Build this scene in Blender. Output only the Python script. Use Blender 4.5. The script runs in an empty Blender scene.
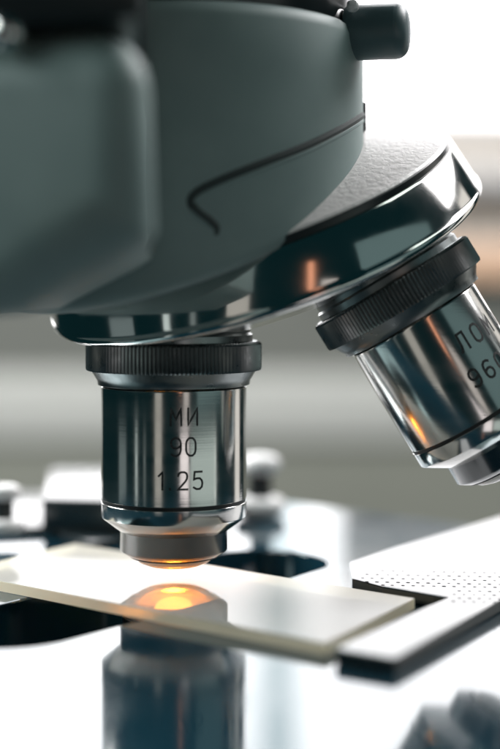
import bpy, bmesh, math, random
from mathutils import Vector, Matrix

S = 0.001                      # everything below is written in millimetres
SC = bpy.context.scene
COL = SC.collection
rnd = random.Random(4)
R = math.radians

# ------------------------------------------------------------------ camera
F, HY, CX, CZ = 1450.0, 280.0, 12.75, 51.4      # focal length and horizon in photo pixels, camera x and height
D0 = F / 5.97                                    # camera to objective axis
cam_d = bpy.data.cameras.new('camera')
cam = bpy.data.objects.new('camera', cam_d)
COL.objects.link(cam)
cam.location = (CX*S, -D0*S, CZ*S)
cam.rotation_euler = (R(90), 0, 0)
cam_d.sensor_fit = 'VERTICAL'
cam_d.sensor_height = 36.0
cam_d.sensor_width = 24.0
cam_d.lens = 36.0*F/749.0
cam_d.shift_y = -(374.5-HY)/749.0
cam_d.clip_start = 0.005
cam_d.clip_end = 50
cam_d.dof.use_dof = True
cam_d.dof.focus_distance = 0.2355
cam_d.dof.aperture_fstop = cam_d.lens/10.6
SC.camera = cam

# ------------------------------------------------------------------ world, lamps, exposure
W = bpy.data.worlds.new('World')
SC.world = W
W.use_nodes = True
bg = W.node_tree.nodes['Background']
bg.inputs['Color'].default_value = (0.12, 0.62, 0.72, 1)
bg.inputs['Strength'].default_value = 0.028
SC.view_settings.view_transform = 'Standard'
SC.view_settings.look = 'None'
SC.view_settings.exposure = 0
SC.view_settings.gamma = 1
SC.render.engine = 'CYCLES'
SC.cycles.use_denoising = True
SC.cycles.max_bounces = 10
SC.cycles.transparent_max_bounces = 8
SC.cycles.sample_clamp_indirect = 6


def area(name, az, dist, zc, w, h, rad, col, aim=(0, 0, 45)):
    """a soft lamp out of view, some added as fill: az degrees to the right of the viewer's side, radiance rad"""
    l = bpy.data.lights.new(name, 'AREA')
    l.shape = 'RECTANGLE'
    l.size, l.size_y = w*S, h*S
    l.energy = rad*math.pi*w*h*S*S
    l.color = col
    o = bpy.data.objects.new(name, l)
    COL.objects.link(o)
    p = Vector((dist*math.sin(R(az)), -dist*math.cos(R(az)), zc))
    o.location = p*S
    o.rotation_euler = (Vector(aim)-p).to_track_quat('-Z', 'Y').to_euler()
    return o


area('side_window_lamp', 50, 600, -55, 480, 170, 0.64, (0.88, 1.0, 0.94))
area('side_upper_lamp', 60, 640, 250, 520, 360, 0.19, (0.70, 1.0, 1.0))
area('strip_lamp', 19.0, 640, -60, 150, 200, 1.3, (1.0, 0.90, 0.90))
area('strip_upper_lamp', 22, 640, 135, 90, 130, 0.7, (1.0, 0.90, 0.84))
area('copper_lamp', 13.0, 600, 215, 30, 170, 1.6, (1.0, 0.42, 0.24))
area('dim_lamp', -21, 640, -10, 120, 340, 0.50, (1.0, 0.93, 0.84))
area('thin_lamp', -57, 640, -60, 38, 200, 0.8, (0.9, 1.0, 0.97))
area('thin_lamp', -43, 640, -60, 30, 200, 0.25, (0.9, 1.0, 0.97))
area('dim_side_lamp', -84, 620, -40, 170, 120, 0.20, (0.85, 1.0, 1.0))
area('thin_lamp', 70, 600, -45, 14, 130, 0.9, (1.0, 0.95, 0.9))
area('rear_side_lamp', 121, 600, 50, 150, 620, 1.0, (1.0, 0.94, 0.88))
area('rear_side_lamp', 100, 620, 220, 60, 240, 0.6, (0.95, 1.0, 1.0))
area('left_high_lamp', -80, 560, 400, 420, 300, 4.2, (0.82, 1.0, 0.97))
area('right_high_lamp', 86, 520, 820, 420, 260, 2.8, (0.88, 1.0, 0.94))
area('left_rear_fill', -114, 560, 420, 460, 300, 24.0, (1.0, 0.98, 0.97))  # added rear fill that whitens the slide
area('right_rear_fill', 124, 560, 560, 460, 300, 13.0, (1.0, 0.97, 0.98))  # its counterpart on the right, also added fill
area('wall_fill_lamp', 180, 250, 430, 1000, 260, 1.5, (1.0, 0.99, 0.95), (0, 720, -20))  # added fill aimed at the wall behind

# ------------------------------------------------------------------ materials


def mat(name, col=(0.5, 0.5, 0.5), rough=0.4, metal=0.0, ior=1.5, **kw):
    m = bpy.data.materials.new(name)
    m.use_nodes = True
    b = m.node_tree.nodes['Principled BSDF']
    b.inputs['Base Color'].default_value = (*col, 1)
    b.inputs['Roughness'].default_value = rough
    b.inputs['Metallic'].default_value = metal
    b.inputs['IOR'].default_value = ior
    for k, v in kw.items():
        b.inputs[k].default_value = v
    return m


def N(m, t, **kw):
    n = m.node_tree.nodes.new(t)
    for k, v in kw.items():
        setattr(n, k, v)
    return n


def L(m, a, b):
    m.node_tree.links.new(a, b)


def noise(m, scale, detail=4, stretch=None, dist=0.0):
    tc = N(m, 'ShaderNodeTexCoord')
    mp = N(m, 'ShaderNodeMapping')
    L(m, tc.outputs['Object'], mp.inputs['Vector'])
    if stretch:
        mp.inputs['Scale'].default_value = stretch
    n = N(m, 'ShaderNodeTexNoise')
    n.inputs['Scale'].default_value = scale
    n.inputs['Detail'].default_value = detail
    n.inputs['Distortion'].default_value = dist
    L(m, mp.outputs['Vector'], n.inputs['Vector'])
    return n.outputs['Fac']


def ramp(m, fac, a, b, p0=0.3, p1=0.7):
    r = N(m, 'ShaderNodeValToRGB')
    r.color_ramp.elements[0].position = p0
    r.color_ramp.elements[1].position = p1
    r.color_ramp.elements[0].color = (*a, 1) if not isinstance(a, float) else (a, a, a, 1)
    r.color_ramp.elements[1].color = (*b, 1) if not isinstance(b, float) else (b, b, b, 1)
    L(m, fac, r.inputs['Fac'])
    return r.outputs['Color']


def bump(m, fac, strength, dist_mm):
    b = N(m, 'ShaderNodeBump')
    b.inputs['Strength'].default_value = strength
    b.inputs['Distance'].default_value = dist_mm*S
    L(m, fac, b.inputs['Height'])
    L(m, b.outputs['Normal'], m.node_tree.nodes['Principled BSDF'].inputs['Normal'])


def P(m):
    return m.node_tree.nodes['Principled BSDF']


# turned steel: fine rings round the axis, a little uneven polish
steel = mat('turned_steel', (0.62, 0.62, 0.60), 0.16, 1.0)
f = noise(steel, 1, 4, (60, 60, 3200))
bump(steel, f, 0.16, 0.03)
L(steel, ramp(steel, noise(steel, 60, 4, (1, 1, 6)), 0.12, 0.18), P(steel).inputs['Roughness'])
chrome = mat('chrome_plate', (0.66, 0.66, 0.64), 0.07, 1.0)
L(chrome, ramp(chrome, noise(chrome, 120, 5), 0.05, 0.13), P(chrome).inputs['Roughness'])
gun = mat('blackened_metal', (0.20, 0.22, 0.22), 0.32, 1.0)
L(gun, ramp(gun, noise(gun, 500, 4), 0.25, 0.42), P(gun).inputs['Roughness'])
nose_m = mat('darkened_steel', (0.17, 0.175, 0.175), 0.2, 1.0)
groove_m = mat('black_groove', (0.006, 0.010, 0.011), 0.5)
ink = mat('black_engraving_fill', (0.010, 0.013, 0.014), 0.55)
L(ink, ramp(ink, noise(ink, 2600, 4), (0.008, 0.011, 0.012), (0.10, 0.10, 0.095), 0.5, 0.8), P(ink).inputs['Base Color'])
paint = mat('grey_enamel', (0.21, 0.28, 0.275), 0.55)
L(paint, ramp(paint, noise(paint, 60, 5), (0.18, 0.25, 0.245), (0.235, 0.31, 0.30)), P(paint).inputs['Base Color'])
bump(paint, noise(paint, 900, 2), 0.10, 0.05)
black = mat('black_enamel', (0.012, 0.017, 0.019), 0.28)
bump(black, noise(black, 700, 2), 0.12, 0.05)
seam_m = mat('seam_shade', (0.03, 0.042, 0.042), 0.7)  # dark tone stands in for shade in the seam's recess
wrinkle = mat('wrinkle_paint', (0.80, 0.765, 0.755), 0.35, 0.0, 1.7)
bump(wrinkle, noise(wrinkle, 950, 4, None, 0.5), 0.7, 0.25)
lacquer = mat('stage_lacquer', (0.006, 0.028, 0.042), 0.07, 0.0, 1.95)
P(lacquer).inputs['Specular Tint'].default_value = (0.84, 0.96, 1.0, 1)
L(lacquer, ramp(lacquer, noise(lacquer, 55, 8, None, 1.2), 0.05, 0.13), P(lacquer).inputs['Roughness'])
plate_m = mat('holder_lacquer', (0.012, 0.020, 0.023), 0.2, 0.0, 1.9)
bump(plate_m, noise(plate_m, 500, 3), 0.08, 0.05)
ivory = mat('ivory_plastic', (0.62, 0.62, 0.62), 0.25)
pale_m = mat('holder_glare', (0.62, 0.625, 0.645), 0.3, 0.0, 1.6)  # pale colour stands in for the window mirrored in the holder's top
bump(pale_m, noise(pale_m, 900, 3), 0.12, 0.05)
L(pale_m, ramp(pale_m, noise(pale_m, 160, 6), (0.56, 0.565, 0.585), (0.66, 0.665, 0.68)), P(pale_m).inputs['Base Color'])
pit_m = mat('pit_black', (0.004, 0.007, 0.008), 0.9, 0.0, 1.1)
lens_m = mat('lens_glass', (0.75, 0.74, 0.70), 0.08)
nodes = lens_m.node_tree.nodes
out = nodes['Material Output']
tr = N(lens_m, 'ShaderNodeBsdfTranslucent')
tr.inputs['Color'].default_value = (0.9, 0.85, 0.75, 1)
mx = N(lens_m, 'ShaderNodeMixShader')
mx.inputs[0].default_value = 0.3
L(lens_m, P(lens_m).outputs[0], mx.inputs[1])
L(lens_m, tr.outputs[0], mx.inputs[2])
L(lens_m, mx.outputs[0], out.inputs['Surface'])

# thick glass slide: a white veil on top, whitened underside, cream-tinted ground edges: glow put into the colour
def glass_mat(name, veil, diff_share, rough, under=False, top=False):
    m = mat(name, (0.97, 0.95, 0.88), rough, 0.0, 1.5)
    o_ = m.node_tree.nodes['Material Output']
    if under:
        t = N(m, 'ShaderNodeBsdfTransparent')
        t.inputs['Color'].default_value = (0.95, 0.95, 0.90, 1)
        g_ = N(m, 'ShaderNodeBsdfDiffuse')
        g_.inputs['Color'].default_value = (0.95, 0.94, 0.91, 1)
        x = N(m, 'ShaderNodeMixShader')
        x.inputs[0].default_value = 0.6
        L(m, t.outputs[0], x.inputs[1])
        L(m, g_.outputs[0], x.inputs[2])
        L(m, x.outputs[0], o_.inputs['Surface'])
        return m
    P(m).inputs['Transmission Weight'].default_value = 1.0
    L(m, ramp(m, noise(m, 140, 5), rough, rough+0.06), P(m).inputs['Roughness'])
    df = N(m, 'ShaderNodeBsdfDiffuse')
    df.inputs['Color'].default_value = (0.92, 0.915, 0.90, 1) if top else (0.94, 0.88, 0.70, 1)
    tl = N(m, 'ShaderNodeBsdfTranslucent')
    tl.inputs['Color'].default_value = (0.95, 0.945, 0.93, 1) if top else (0.96, 0.89, 0.70, 1)
    m1 = N(m, 'ShaderNodeMixShader')
    m1.inputs[0].default_value = diff_share
    L(m, df.outputs[0], m1.inputs[1])
    L(m, tl.outputs[0], m1.inputs[2])
    m2 = N(m, 'ShaderNodeMixShader')
    m2.inputs[0].default_value = veil
    clear = P(m).outputs[0]
    if top:                                  # thin flat face: light goes straight through, the rest is mirrored by Fresnel
        ts = N(m, 'ShaderNodeBsdfTransparent')
        ts.inputs['Color'].default_value = (0.97, 0.97, 0.94, 1)
        gs = N(m, 'ShaderNodeBsdfGlossy')
        gs.inputs['Roughness'].default_value = rough
        fn = N(m, 'ShaderNodeFresnel')
        fn.inputs['IOR'].default_value = 1.52
        m3 = N(m, 'ShaderNodeMixShader')
        L(m, fn.outputs[0], m3.inputs[0])
        L(m, ts.outputs[0], m3.inputs[1])
        L(m, gs.outputs[0], m3.inputs[2])
        clear = m3.outputs[0]
    L(m, clear, m2.inputs[1])
    L(m, m1.outputs[0], m2.inputs[2])
    L(m, m2.outputs[0], o_.inputs['Surface'])
    return m


glass = glass_mat('slide_edge_glass', 0.85, 0.7, 0.3)
glass_top = glass_mat('slide_veil', 0.42, 0.6, 0.03, False, True)
glass_under = glass_mat('slide_underside', 0, 0, 0, True)


def emit(name, col, strength):
    m = bpy.data.materials.new(name)
    m.use_nodes = True
    nt = m.node_tree
    nt.nodes.remove(nt.nodes['Principled BSDF'])
    e = nt.nodes.new('ShaderNodeEmission')
    e.inputs['Color'].default_value = (*col, 1)
    e.inputs['Strength'].default_value = strength
    nt.links.new(e.outputs[0], nt.nodes['Material Output'].inputs['Surface'])
    return m


daylight = emit('window_daylight', (1.0, 0.985, 0.99), 5.0)
daylight_r = emit('window_soft_daylight', (1.0, 0.975, 0.985), 4.2)
dim_strip_m = emit('window_dim_strip', (0.86, 0.97, 1.0), 2.2)  # dimmer glowing strip added to streak the stage's reflection
dim_day = emit('window_dim_daylight', (0.97, 0.945, 0.96), 1.0)  # window glow stepped down towards the sill
dimmer_day = emit('window_dimmer_daylight', (0.97, 0.935, 0.95), 0.76)  # lowest step of the graded window glow
lamp_glow = emit('lamp_glow', (1.0, 0.40, 0.05), 24.0)
rim_m = mat('satin_rim', (0.62, 0.60, 0.55), 0.35, 0.6)
dome_m = bpy.data.materials.new('condenser_lens_glass')
dome_m.use_nodes = True
_t = N(dome_m, 'ShaderNodeBsdfTransparent')
_t.inputs['Color'].default_value = (1.0, 0.85, 0.6, 1)
_u = N(dome_m, 'ShaderNodeBsdfTranslucent')
_u.inputs['Color'].default_value = (0.95, 0.62, 0.24, 1)
_x = N(dome_m, 'ShaderNodeMixShader')
_x.inputs[0].default_value = 0.55
L(dome_m, _t.outputs[0], _x.inputs[1])
L(dome_m, _u.outputs[0], _x.inputs[2])
_y = N(dome_m, 'ShaderNodeMixShader')
_y.inputs[0].default_value = 0.08
L(dome_m, _x.outputs[0], _y.inputs[1])
L(dome_m, P(dome_m).outputs[0], _y.inputs[2])
P(dome_m).inputs['Roughness'].default_value = 0.05
L(dome_m, _y.outputs[0], dome_m.node_tree.nodes['Material Output'].inputs['Surface'])
wall_m = mat('wall_paint', (0.43, 0.44, 0.38), 0.8)
L(wall_m, ramp(wall_m, noise(wall_m, 6, 5), (0.215, 0.222, 0.19), (0.255, 0.262, 0.226)), P(wall_m).inputs['Base Color'])
upper_m = mat('upper_wall_paint', (0.15, 0.157, 0.142), 0.8)
beige_m = mat('beige_wall_paint', (0.52, 0.48, 0.44), 0.8)
ledge_m = mat('ledge_paint', (0.50, 0.505, 0.48), 0.6)
sill_m = mat('sill_paint', (0.55, 0.54, 0.54), 0.5)
wood_m = mat('warm_wood', (0.5, 0.35, 0.25), 0.5)
L(wood_m, ramp(wood_m, noise(wood_m, 8, 6, (1, 8, 8)), (0.66, 0.43, 0.29), (0.76, 0.51, 0.36)), P(wood_m).inputs['Base Color'])
wframe_m = mat('window_frame_paint', (0.8, 0.8, 0.79), 0.4)

# ------------------------------------------------------------------ helpers


def tag(o, label=None, cat=None, kind=None, group=None):
    if label: o['label'] = label
    if cat: o['category'] = cat
    if kind: o['kind'] = kind
    if group: o['group'] = group
    return o


def link(name, bm, material, parent=None, M=None, smooth=True, angle=35):
    if M is not None:
        bm.transform(M)
    bmesh.ops.recalc_face_normals(bm, faces=bm.faces[:])
    bm.transform(Matrix.Scale(S, 4))
    me = bpy.data.meshes.new(name)
    bm.to_mesh(me)
    bm.free()
    me.materials.append(material)
    if smooth:
        me.shade_smooth()
        try:
            me.set_sharp_from_angle(angle=R(angle))
        except Exception:
            pass
    o = bpy.data.objects.new(name, me)
    COL.objects.link(o)
    if parent:
        o.parent = parent
    return o


def lathe(prof, seg=128, bm=None, jag=None, closed=False):
    """profile [(r, z)] spun round z; jag(i) adds to the radius (knurling)"""
    bm = bm or bmesh.new()
    rings = []
    for k, (r, z) in enumerate(prof):
        if r < 1e-6:
            rings.append([bm.verts.new((0, 0, z))])
            continue
        row = []
        for i in range(seg):
            a = 2*math.pi*i/seg
            rr = r + (jag(i, k) if jag else 0)
            row.append(bm.verts.new((rr*math.cos(a), rr*math.sin(a), z)))
        rings.append(row)
    pairs = list(zip(rings[:-1], rings[1:]))
    if closed:
        pairs.append((rings[-1], rings[0]))
    for A, B in pairs:
        for i in range(seg):
            j = (i+1) % seg
            if len(A) == 1 and len(B) == 1:
                break
            if len(A) == 1:
                bm.faces.new((A[0], B[i], B[j]))
            elif len(B) == 1:
                bm.faces.new((A[i], B[0], A[j]))
            else:
                bm.faces.new((A[i], B[i], B[j], A[j]))
    return bm


def arc(cx, cz, r, a0, a1, n=5):
    return [(cx+r*math.cos(R(a0+(a1-a0)*i/n)), cz+r*math.sin(R(a0+(a1-a0)*i/n))) for i in range(n+1)]


def prism(pts, z0, z1, bev=0.0, seg=2, hole=None):
    bm = bmesh.new()
    vs = [bm.verts.new((x, y, z1)) for x, y in pts]
    es = [bm.edges.new((vs[i], vs[(i+1) % len(vs)])) for i in range(len(vs))]
    if hole:
        hv = [bm.verts.new((x, y, z1)) for x, y in hole]
        es += [bm.edges.new((hv[i], hv[(i+1) % len(hv)])) for i in range(len(hv))]
        bmesh.ops.triangle_fill(bm, edges=es, use_beauty=True)
    else:
        bm.faces.new(vs)
    ex = bmesh.ops.extrude_face_region(bm, geom=bm.faces[:])
    for g in ex['geom']:
        if isinstance(g, bmesh.types.BMVert):
            g.co.z = z0
    bmesh.ops.recalc_face_normals(bm, faces=bm.faces[:])
    if bev:
        sel = [e for e in bm.edges if len(e.link_faces) == 2 and e.calc_face_angle(0) > R(25)]
        bmesh.ops.bevel(bm, geom=sel, offset=bev, segments=seg, profile=0.5, affect='EDGES')
    return bm


def box(x0, x1, y0, y1, z0, z1, bev=0.0, seg=2):
    return prism([(x0, y0), (x1, y0), (x1, y1), (x0, y1)], z0, z1, bev, seg)


def tube(pts, r, seg=10):
    bm = bmesh.new()
    rows = []
    n = len(pts)
    for i, p in enumerate(pts):
        p = Vector(p)
        t = (Vector(pts[min(i+1, n-1)])-Vector(pts[max(i-1, 0)])).normalized()
        a = t.orthogonal().normalized() if i == 0 else (a - t*a.dot(t)).normalized()
        b = t.cross(a)
        rows.append([bm.verts.new(p+r*(math.cos(2*math.pi*k/seg)*a+math.sin(2*math.pi*k/seg)*b)) for k in range(seg)])
    for A, B in zip(rows[:-1], rows[1:]):
        for k in range(seg):
            bm.faces.new((A[k], B[k], B[(k+1) % seg], A[(k+1) % seg]))
    bm.faces.new(rows[0])
    bm.faces.new(rows[-1])
    return bm


def at(px, py, z):
    """the point of the horizontal plane z that the photo shows at (px, py)"""
    d = (CZ-z)*F/(py-HY)
    return (CX+(px-250)*d/F, d-D0)


def zat(py, y):
    return CZ-(py-HY)*(y+D0)/F


def xat(px, y):
    return CX+(px-250)*(y+D0)/F


# ------------------------------------------------------------------ the room behind, far out of focus
YB = 700.0
X0, X1 = -420, 470
zl = [zat(p, YB) for p in (112, 192, 246, 284, 372, 441)]
wall_low = link('wall', box(X0, X1, YB, YB+40, -260, zl[4]-0.5), wall_m)
tag(wall_low, 'olive grey wall out of focus behind the stage', 'wall', 'structure')
wall_up = link('upper_wall', box(X0, X1, YB+2, YB+38, zl[4]-0.5, zl[3]), upper_m)
tag(wall_up, 'beige grey upper wall out of focus under the window', 'wall', 'structure')
wall_r = link('upper_wall', box(70, X1, YB+2, YB+38, zl[3]-0.5, zl[0]-8), beige_m)
tag(wall_r, 'beige grey wall out of focus beside and under the window', 'wall', 'structure')
led = link('ledge', box(X0, X1, YB-4, YB-0.5, zl[5], zl[4], 1), ledge_m)
tag(led, 'pale horizontal ledge running across the blurred wall', 'ledge', 'structure')
sil = link('window_sill', box(70, X1, YB-22, YB+30, zl[1], zl[1]+14, 3), sill_m)
tag(sil, 'pale window sill below the bright window', 'sill', 'structure')
rail = link('wooden_rail', box(70, X1, YB-12, YB+1.5, zl[3]+2, zl[2], 3), wood_m)
tag(rail, 'blurred tan wooden rail on the wall at right', 'rail')

win = bpy.data.objects.new('window', None)
COL.objects.link(win)
win.location = (0, YB*S, zl[0]*S)
tag(win, 'overexposed bright window far out of focus behind the microscope', 'window')
OFF = Matrix.Translation((0, -YB, -zl[0]))
link('pane', box(X0+20, 16, YB+20, YB+24, 56, 760), daylight, win, OFF)
link('pane', box(46.5, 68, YB+20, YB+24, 56, 760), daylight, win, OFF)
link('dim_strip', box(16.5, 46, YB+18, YB+24, 56, 760), dim_strip_m, win, OFF)
link('pane', box(70, X1-20, YB+20, YB+24, zl[0], 760), daylight_r, win, OFF)
zm = zat(150, YB)
link('graded_pane', box(70, X1-20, YB+20, YB+24, zm+0.25, zl[0]-0.5), dim_day, win, OFF)
link('graded_pane', box(70, X1-20, YB+20, YB+24, zl[1]+14, zm-0.25), dimmer_day, win, OFF)
fb = box(X0-10, X0+20, YB+5, YB+40, 57, 790)
for b_ in ((X1-20, X1+10, zl[0]+1, 790), (X0+20.5, X1-20.5, 760, 790)):
    t_ = box(b_[0], b_[1], YB+5, YB+40, b_[2], b_[3])
    me_ = bpy.data.meshes.new('t')
    t_.to_mesh(me_)
    fb.from_mesh(me_)
    t_.free()
    bpy.data.meshes.remove(me_)
link('frame', fb, wframe_m, win, OFF)

# ------------------------------------------------------------------ the microscope
BZ = -14.0
scope = bpy.data.objects.new('microscope', None)
COL.objects.link(scope)
scope.location = (0, 0, BZ*S)
tag(scope, 'grey laboratory microscope with two steel objectives over a mirror-bright stage', 'microscope')
DN = Matrix.Translation((0, 0, -BZ))


def part(name, bm, m, parent=None, M=None, **kw):
    M2 = M if M is not None else Matrix()
    o = link(name, bm, m, parent or scope, DN @ M2, **kw)
    return o


# turret geometry: its axis leans right and away; both objectives lie on one cone about it
TH, PH = R(22.5), R(45)
d = Vector((math.sin(TH)*math.cos(PH), math.sin(TH)*math.sin(PH), -math.cos(TH)))
LC = 71.6
apex = Vector((0, 0, 38.7+LC))
v1 = Vector((d.y+d.x*math.cos(TH), -d.x+d.y*math.cos(TH), -math.cos(TH)**2)).normalized()
p1 = apex+LC*v1
tc = apex+LC*math.cos(TH)*d


def frame(origin, up):
    Z = up.normalized()
    Y = (Vector((0, 1, 0))-Z*Z.y).normalized()
    X = Y.cross(Z)
    M = Matrix((X, Y, Z)).transposed().to_4x4()
    M.translation = origin
    return M


MT = frame(tc, -(d+Vector((0.042, 0.0, 0.0))))


# ---- stage
A1 = R(-37)
e1 = (math.cos(A1), math.sin(A1))
e2 = (-e1[1], e1[0])


def fr(a, b):
    return (e1[0]*a+e2[0]*b, e1[1]*a+e2[1]*b)


hole = []
HW, HC, HF, HN = 12.4, -1.2, 25.5, -37
for i in range(33):
    a = math.pi*i/32
    hole.append(fr(HC+HW*math.cos(a), HF+HW*math.sin(a)))
for i in range(33):
    a = math.pi+math.pi*i/32
    hole.append(fr(HC+HW*math.cos(a), HN+HW*math.sin(a)))
outer = [fr(-80, -105), fr(104, -105), fr(104, 82), fr(-80, 87)]
stage = part('stage', prism(outer, -9, 0, 0.35, 2, hole), lacquer, smooth=False)
tag(stage, 'polished stage plate mirroring the bright window, with a rounded dark slot')

# ---- condenser in the slot
cond = part('condenser', lathe([(0, -16), (8.6, -16), (8.6, -4.6), (8.4, -4.4), (6.6, -4.4), (6.4, -4.8), (0, -4.8)]), black)
part('condenser_rim', lathe([(6.5, -4.35), (8.35, -4.35), (8.35, -2.5), (8.1, -2.2), (6.9, -2.2), (6.5, -2.6)], 96, closed=True), rim_m, cond, Matrix())
part('condenser_lens', lathe([(6.45, -2.55)]+[(5.6*math.cos(R(a)), -2.3+1.8*math.sin(R(a))) for a in range(5, 90, 7)]+[(0, -0.5)], 64), dome_m, cond, Matrix())
part('filament', lathe([(3.6, -4.6)]+[(3.2*math.cos(R(a)), -3.6+1.9*math.sin(R(a))) for a in range(0, 90, 10)]+[(0, -1.7)], 48), lamp_glow, cond, Matrix())
lamp = bpy.data.lights.new('condenser_lamp', 'AREA')
lamp.shape = 'DISK'
lamp.size = 3*S
lamp.energy = 0.008
lamp.color = (1.0, 0.42, 0.05)
lamp.spread = R(120)
lo = bpy.data.objects.new('condenser_lamp', lamp)
COL.objects.link(lo)
lo.location = (0, 0, -1.2*S)
lo.rotation_euler = (math.pi, 0, 0)
# ---- slide holder: a dark plate wrapped round the end of the slide
HZ = 2.1
hp = [at(335, 648, HZ), at(395, 658, HZ), at(500, 600, HZ)]
hp.append((hp[2][0]+(hp[2][0]-hp[1][0])*1.4, hp[2][1]+(hp[2][1]-hp[1][1])*1.4))
q0, q1 = at(390, 549, HZ), at(500, 518, HZ)
hp += [(q1[0]+10, q1[1]+14), q1, q0, at(350, 562, HZ), at(352, 578, HZ), at(382, 586, HZ), at(448, 597, HZ), at(424, 607, HZ)]
holder = part('slide_holder', prism(hp, 0.02, HZ, 0.3, 2), plate_m, smooth=False)
holder.data.materials.append(pale_m)
for p_ in holder.data.polygons:
    p_.material_index = 1 if p_.normal.z > .9 else 0
tag(holder, 'dark-edged slide holder plate with its top coloured pale for window glare and rows of small pits')
dots = bmesh.new()
pa, pb = Vector(at(357, 577, HZ)), Vector(at(505, 583, HZ))
dirx = Vector((e1[0], e1[1]))
nrow = 0
for r_ in range(9):
    py = 570.5+r_*3.6+rnd.uniform(-.4, .4)
    for k in range(30):
        px = 352+k*10.2+(r_ % 2)*5.1+rnd.uniform(-.5, .5)
        lo_px = 352+abs(r_-2)*8
        if px < lo_px or px > 640:
            continue
        yy = py+0.02*(px-357)
        if px < 452 and yy > 588-max(0, 400-px)*0.12:
            continue
        x, y = at(px, yy, HZ)
        rr = 0.34*rnd.uniform(.7, 1.1)
        c = dots.verts.new((x, y, HZ+0.004))
        ring = [dots.verts.new((x+rr*math.cos(2*math.pi*i/10), y+rr*1.25*math.sin(2*math.pi*i/10), HZ+0.004)) for i in range(10)]
        for i in range(10):
            dots.faces.new((c, ring[i], ring[(i+1) % 10]))
part('perforation', dots, pit_m, holder, Matrix(), smooth=False)


# ---- things of the mechanical stage far behind
def xz(px0, px1, y):
    return xat(px0, y), xat(px1, y)


blk = part('carriage_block', prism([(xat(42, 46), 46), (6, 40), (8, 96), (xat(50, 94), 94)], 1.6, 7.8, 0.6, 3), plate_m)
part('lower_rail', box(-34, 4, 50, 90, 0.2, 1.5), black, blk, Matrix())
part('carriage_plate', prism([(-70, 40), (xat(50, 52), 50), (xat(68, 80), 80), (xat(60, 98), 98), (-70, 98)], 0.1, 1.6, 0.5, 3), plate_m)
part('stage_clip', prism([at(58, 531, 1.4), at(90, 542, 1.4), at(140, 536, 1.4), at(150, 521, 1.4), at(108, 515, 1.4)], 0.3, 1.4, 0.3, 2), plate_m)


def screw(x, y, z0, k=1.0):
    MS = Matrix.Translation((x, y, 0))
    sc_ = part('clamp_screw', lathe([(2.0*k, z0+3.3*k), (2.0*k, z0+7.3*k)], 48), black, None, MS)
    part('screw_foot', lathe([(0, z0), (3.0*k, z0)]+arc(3.0*k, z0+1.6*k, 1.6*k, -90, 90, 6)+[(0, z0+3.4*k)], 48), ivory, sc_, MS)
    part('screw_head', lathe([(0, z0+7.25*k), (2.2*k, z0+7.25*k)]+arc(2.2*k, z0+8.9*k, 1.5*k, -80, 80, 6)+[(0, z0+10.8*k)], 48), ivory, sc_, MS)


screw(xat(260, 72), 72, 0.3, 1.25)
screw(xat(4, 40), 40, 2.0, 0.9)


# ---- objectives
GLY = {
    'Л': [[(0, 0), (.08, .04), (.16, .3), (.2, 1), (.62, 1), (.62, 0)]],
    'О': [[(.2, 0), (.05, .12), (0, .3), (0, .7), (.05, .88), (.2, 1), (.45, 1), (.6, .88), (.65, .7), (.65, .3), (.6, .12), (.45, 0), (.2, 0)]],
    'М': [[(0, 0), (.02, 1), (.34, .35), (.66, 1), (.68, 0)]],
    'И': [[(0, 1), (0, 0), (.6, 1), (.6, 0)]],
    '1': [[(.1, .78), (.34, 1), (.34, 0)]],
    '.': [[(.22, 0), (.22, .07)]],
    '2': [[(.02, .78), (.06, .92), (.2, 1), (.42, 1), (.56, .92), (.6, .78), (.58, .62), (.48, .46), (.02, 0), (.62, 0)]],
    '5': [[(.56, 1), (.08, 1), (.04, .56), (.2, .62), (.42, .62), (.56, .5), (.6, .32), (.56, .12), (.42, 0), (.2, 0), (.02, .1)]],
    '0': [[(.2, 0), (.06, .12), (0, .3), (0, .7), (.06, .88), (.2, 1), (.4, 1), (.54, .88), (.6, .7), (.6, .3), (.54, .12), (.4, 0), (.2, 0)]],
    '9': [[(.04, .08), (.18, 0), (.38, 0), (.54, .12), (.6, .32), (.6, .72), (.54, .9), (.4, 1), (.2, 1), (.06, .9), (0, .75), (.02, .58), (.12, .46), (.3, .42), (.48, .48), (.6, .62)]],
    '6': [[(.56, .92), (.42, 1), (.22, 1), (.06, .88), (0, .68), (0, .28), (.06, .1), (.2, 0), (.4, 0), (.54, .1), (.6, .25), (.58, .42), (.48, .54), (.3, .58), (.12, .52), (0, .38)]],
}


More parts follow.
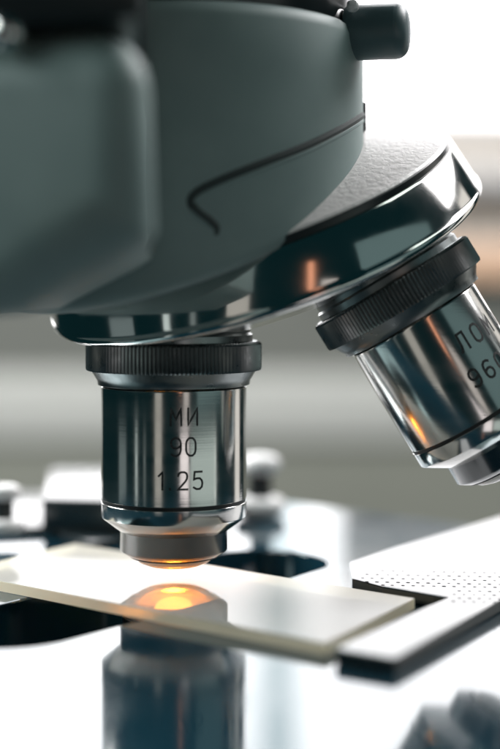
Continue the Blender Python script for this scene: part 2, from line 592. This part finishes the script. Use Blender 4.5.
def engrave(lines, r, wd=0.30):
    """lines: (z of the line's middle, height, [(glyph, angle of its middle in degrees)])"""
    bm = bmesh.new()

    def pt(u, z, rr):
        a = u/r
        return (rr*math.sin(a), -rr*math.cos(a), z)
    for zc, h, gl in lines:
        for g, ang in gl:
            for st in GLY[g]:
                fine = []
                for (a, b) in zip(st[:-1], st[1:]):
                    n = 3
                    fine += [(a[0]+(b[0]-a[0])*i/n, a[1]+(b[1]-a[1])*i/n) for i in range(n)]
                fine.append(st[-1])
                q = [Vector((r*R(ang)+(x-.31)*h*.92, zc+(y-.5)*h)) for x, y in fine]
                L_, R_ = [], []
                for i in range(len(q)):
                    t0 = (q[i]-q[i-1]).normalized() if i else None
                    t1 = (q[i+1]-q[i]).normalized() if i < len(q)-1 else None
                    t = ((t0 or t1)+(t1 or t0)).normalized()
                    nrm = Vector((-t.y, t.x))
                    k = 1/max(.6, nrm.dot(Vector((-(t1 or t0).y, (t1 or t0).x))))
                    e = t*wd*.4*(-1 if i == 0 else (1 if i == len(q)-1 else 0))
                    L_.append(q[i]+e+nrm*wd*.5*k)
                    R_.append(q[i]+e-nrm*wd*.5*k)
                VL = [bm.verts.new(pt(p.x, p.y, r+.02)) for p in L_]
                VR = [bm.verts.new(pt(p.x, p.y, r+.02)) for p in R_]
                for i in range(len(q)-1):
                    bm.faces.new((VL[i], VR[i], VR[i+1], VL[i+1]))
    return bm


def objective(M, rb, rn, lines, lab, wd=0.33):
    # heights run from the middle of the knurled ring
    b = [(rb-.35, -5.0), (rb-.05, -5.15), (rb, -5.4), (rb, -23.55), (rb-.05, -23.6), (rb-.6, -23.65), (rb-.6, -24.15), (rb-.05, -24.2), (rb, -24.25), (rb, -26.5),
         (rb-.12, -26.75), (rn+.25, -28.9), (rn+.1, -29.0)]
    o = part('objective', lathe(b, 160), steel, None, M)
    tag(o, lab)
    part('groove_ring', lathe([(rb-.12, -23.62), (rb-.12, -24.18)], 160), groove_m, o, M)
    NT = 132

    def jag(i, k):
        return (0.12 if i % 2 else -0.28) if 2 <= k <= 5 else 0
    kn = [(10.5, 2.5), (14.0, 2.5), (14.45, 2.25), (14.6, 2.0), (14.6, -2.0), (14.45, -2.3)]
    part('knurled_ring', lathe(kn, NT*2, jag=jag), gun, o, M, angle=20)
    part('shoulder', lathe([(14.3, -2.32), (14.05, -1.95), (13.1, -3.5), (12.75, -4.1), (12.7, -4.7), (rb-.25, -4.95)], 128), gun, o, M)
    part('neck', lathe([(13.2, 2.4), (13.2, 3.6), (12.8, 4.0), (12.8, 6.8)], 96), gun, o, M)
    n = [(rn+.1, -28.95), (rn, -29.1), (rn, -32.2), (rn-.1, -32.35), (rn-1.3, -33.15), (rn-1.5, -33.2), (rn-1.6, -33.0), (rn-2.1, -32.9)]
    part('nose', lathe(n, 128), nose_m, o, M)
    part('nose_bezel', lathe([(rn-1.5, -33.22), (rn-1.62, -33.42), (rn-1.85, -33.42), (rn-2.1, -33.1), (rn-2.3, -32.9)], 96), groove_m, o, M)
    part('front_lens', lathe([(rn-2.25, -33.1), (rn-2.5, -33.7), (rn-3.1, -34.3), (rn-4.4, -34.85), (0, -35.2)], 64), lens_m, o, M)
    part('engraving', engrave(lines, rb, wd), ink, o, M, smooth=False)
    return o


objective(frame(Vector((0, 0, 38.7)), Vector((0, 0, 1))), 12.15, 9.0,
          [(-9.1, 2.7, [('М', 4.2), ('И', 17.4)]),
           (-13.9, 2.8, [('9', 4.6), ('0', 16.0)]),
           (-19.3, 2.75, [('1', -6.0), ('.', 1.2), ('2', 9.6), ('5', 21.5)])],
          'upright steel objective engraved МИ 90 1.25 with its nose just above the slide')
objective(frame(p1, -v1), 11.7, 8.0,
          [(-11.5, 2.9, [('Л', 19.0), ('О', 35.0), ('М', 51), ('О', 68.0)]),
           (-17.4, 2.8, [('9', 13.0), ('6', 27), ('0', 41), ('5', 55)])],
          'slanted steel objective engraved ЛОМО 9605 at right', 0.42)

# ---- turret
RR, SR = 39.4, 8.6
tp = [(20, SR-7.5), (27.4, SR-5.2), (RR-1.6, SR-0.5)]+arc(RR-0.62, SR+0.3, 0.95, -70, 50, 10)
tp += [(RR-0.2, SR+1.55), (RR-2.3, SR+8.6), (RR-2.6, SR+8.9), (RR-4.0, SR+8.9)]
tur = part('turret', lathe(tp, 192), chrome, None, MT)
tag(tur, 'chrome objective turret tilted under the grey head')
tq = [(RR-2.9, SR+10.3), (RR-3.2, SR+10.7), (RR-3.8, SR+10.85)]
for i in range(1, 25):
    t_ = i/24
    tq.append(((RR-3.8)*(1-t_)+6*t_, SR+10.85+7.0*math.sin(t_*math.pi/2)))
plate = part('top_plate', lathe(tq, 192), wrinkle, tur, MT)
part('plate_edge', lathe([(RR-3.4, SR+8.7), (RR-2.8, SR+8.95), (RR-2.7, SR+10.1), (RR-2.88, SR+10.28)], 192), black, tur, MT)
tag(plate, 'grainy pale top plate glaring white in the window light')

# ---- head: a round collar cut off along the turret plane
HX, HYC, HR = 0.5, 3.5, 31.4
topc = tc-d*16.6


def zplane(x, y):
    n = -d
    return topc.z-(n.x*(x-topc.x)+n.y*(y-topc.y))/n.z


hb = bmesh.new()
SEG = 160
rows = []
lev = [(-5.0, 0.35, 0), (-1.6, 0.0, 0), (-0.7, 0.25, 0), (-0.15, 0.8, 0), (0, 1.7, 0)]
prof = [(12.0, -0.2), (3.0, 0.0), (1.8, 0.5), (0.9, 1.1), (0.25, 2.0), (0.0, 3.2)]   # inset from the wall, height above the cut
for ins, up in prof:
    row = []
    for i in range(SEG):
        a = 2*math.pi*i/SEG
        x, y = HX+(HR-ins)*math.cos(a), HYC+(HR-ins)*math.sin(a)
        row.append(hb.verts.new((x, y, zplane(x, y)+up)))
    rows.append(row)
for zz, ins in ((84, 0.0), (91.0, 0.0), (92.5, 0.5), (93.3, 1.6), (93.4, 5)):
    rows.append([hb.verts.new((HX+(HR-ins)*math.cos(2*math.pi*i/SEG), HYC+(HR-ins)*math.sin(2*math.pi*i/SEG), zz)) for i in range(SEG)])
for A, B in zip(rows[:-1], rows[1:]):
    for i in range(SEG):
        hb.faces.new((A[i], A[(i+1) % SEG], B[(i+1) % SEG], B[i]))
hb.faces.new(rows[0])
hb.faces.new(rows[-1])
head = part('head_collar', hb, paint, angle=50)
tag(head, 'round grey enamelled collar of the head above the turret')


def on_collar(px, py, inset=0.0):
    ox, oy = CX-HX, -D0-HYC
    dx, dy, dz = (px-250)/F, 1.0, -(py-HY)/F
    r = HR-inset
    a, b, c = dx*dx+dy*dy, 2*(ox*dx+oy*dy), ox*ox+oy*oy-r*r
    q = max(0, b*b-4*a*c)
    t = (-b-math.sqrt(q))/(2*a)
    return (CX+t*dx, -D0+t*dy, CZ+t*dz)


def spline(p, n=8):
    o = []
    for i in range(len(p)-1):
        a, b, c, e = p[max(i-1, 0)], p[i], p[i+1], p[min(i+2, len(p)-1)]
        for k in range(n):
            t = k/n
            o.append(tuple(.5*((2*b[j])+(-a[j]+c[j])*t+(2*a[j]-5*b[j]+4*c[j]-e[j])*t*t+(-a[j]+3*b[j]-3*c[j]+e[j])*t**3) for j in range(2)))
    o.append(p[-1])
    return o


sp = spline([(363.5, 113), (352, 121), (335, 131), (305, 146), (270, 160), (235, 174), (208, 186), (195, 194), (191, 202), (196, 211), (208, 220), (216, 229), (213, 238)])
part('seam_shade_tube', tube([on_collar(a, b, 0.5+max(0, (k-len(sp)+14)/14)*0.45) for k, (a, b) in enumerate(sp)], 0.85), seam_m, head, Matrix())
part('seam_lip', tube([on_collar(a+0.6, b+5.2, 0.42+max(0, (k-len(sp)+22)/22)*0.3) for k, (a, b) in enumerate(sp[:-4])], 0.62), paint, head, Matrix())
part('cap', lathe([(28.8, 93.2), (29.2, 94), (29.2, 112), (28, 113), (0, 113)], 128), black, head, Matrix.Translation((HX, HYC, 0)))

# limb: the nearer arm block at left, with a slanting underside
yl = -72.0
lp = [(-75, 82.5), (-75, 45.0), (-40, 45.0), (xat(4, yl), zat(317, yl)), (xat(55, yl), zat(292, yl)), (xat(108, yl), zat(266, yl)), (xat(146, yl), zat(242, yl)), (xat(151, yl), zat(228, yl)), (xat(151, yl), 82.5)]
lb = prism(lp, yl, 6, 0.0)
# built in plan, then stood up: plan y -> height, height -> depth
bmesh.ops.recalc_face_normals(lb, faces=lb.faces[:])
for v in lb.verts:
    v.co = Vector((v.co.x, v.co.z, v.co.y))
bmesh.ops.recalc_face_normals(lb, faces=lb.faces[:])
xr_ = xat(151, yl)
for v in lb.verts:
    if v.co.y > 0 and v.co.x > xr_-1:
        v.co.x -= 6.0
    if v.co.y < yl+1:
        v.co.y += (xat(151, yl)-v.co.x)*0.38
sel = [e for e in lb.edges if all(v.co.y < 0 for v in e.verts)] + [e for e in lb.edges if e.calc_face_angle(0) > R(50) and abs(e.verts[0].co.y-e.verts[1].co.y) > 1]
bmesh.ops.bevel(lb, geom=list(set(sel)), offset=8.0, segments=10, profile=0.5, affect='EDGES')
limb = part('limb', lb, paint, angle=60)
tag(limb, 'flat-faced grey arm block at left with a slanting underside')
lc = prism([(-76, yl-.8+(xr_+76)*.38), (xr_-1.0, yl-.8+.4), (xr_-5.5, 7), (-76, 7)], zat(17, yl), 112, 1.2, 3)
part('limb_cap', lc, black, limb, Matrix())
part('glint_dome', lathe([(0, 0), (2.5, 0)]+arc(0, 0.0, 2.5, 0, 89, 10)+[(0, 2.5)], 40), chrome, limb,  # chrome dome added to give the limb a bright glint
     Matrix.Translation((xat(5, yl+6), yl+7.6, zat(31, yl+6))) @ Matrix.Rotation(R(90), 4, 'X'))

# clamp knob at the upper right, its axis to the right
yk = -6.0
MK = Matrix.Translation((xat(352, yk), yk, zat(33, yk))) @ Matrix.Rotation(R(-12), 4, 'Z') @ Matrix.Rotation(R(90), 4, 'Y')
kr = 27.5*(yk+D0)/F
kl = 57*(yk+D0)/F
kn = part('clamp_knob', lathe([(0, -1), (kr*.92, -1), (kr, -.4), (kr, kl-2.2)]+arc(kr-2.2, kl-2.2, 2.2, 0, 75, 6)+[(kr*.4, kl+.15), (0, kl+.25)], 96), mat('knob_plastic', (0.075, 0.125, 0.135), 0.42), None, MK)
tag(kn, 'dark round clamp knob sticking out at the upper right')
part('flange', lathe([(0, -8), (kr*1.0, -8), (kr*1.12, -7.2), (kr*1.12, -2.4), (kr*1.02, -1.8), (kr*.8, -1.2), (kr*.8, -.9)], 96), black, kn, MK)
part('highlight_bead', lathe([(0, 0), (1.0, 0), (1.0, .8), (.6, 1.3), (0, 1.4)], 32), ivory, kn,  # pale bead standing in for a small highlight by the knob
     Matrix.Translation((xat(352, yk-3), yk-4.2, zat(9, yk-3))) @ Matrix.Rotation(R(60), 4, 'X'))
part('index_tab', box(HX+HR-.7, HX+HR+.5, 2, 9, zat(133, 5), zat(104, 5), .3, 2), black, head, Matrix())

# ------------------------------------------------------------------ the slide lying across the slot
c0 = Vector(at(326, 643.5, 1.75))
c3 = Vector(at(415, 598, 1.75))
nd = Vector((math.cos(R(-38.5)), math.sin(R(-38.5))))
c1, c2 = c0-nd*78, c3-nd*75
slide = link('glass_slide', prism([tuple(v) for v in (c0, c3, c2, c1)], 0.03, 1.75, 0.15, 2), glass, smooth=False)
tag(slide, 'pale glass slide lying across the stage slot beneath the upright objective', 'glass slide')
slide.data.materials.append(glass_top)
slide.data.materials.append(glass_under)
for p_ in slide.data.polygons:
    p_.material_index = 1 if p_.normal.z > .9 else (2 if p_.normal.z < -.9 else 0)
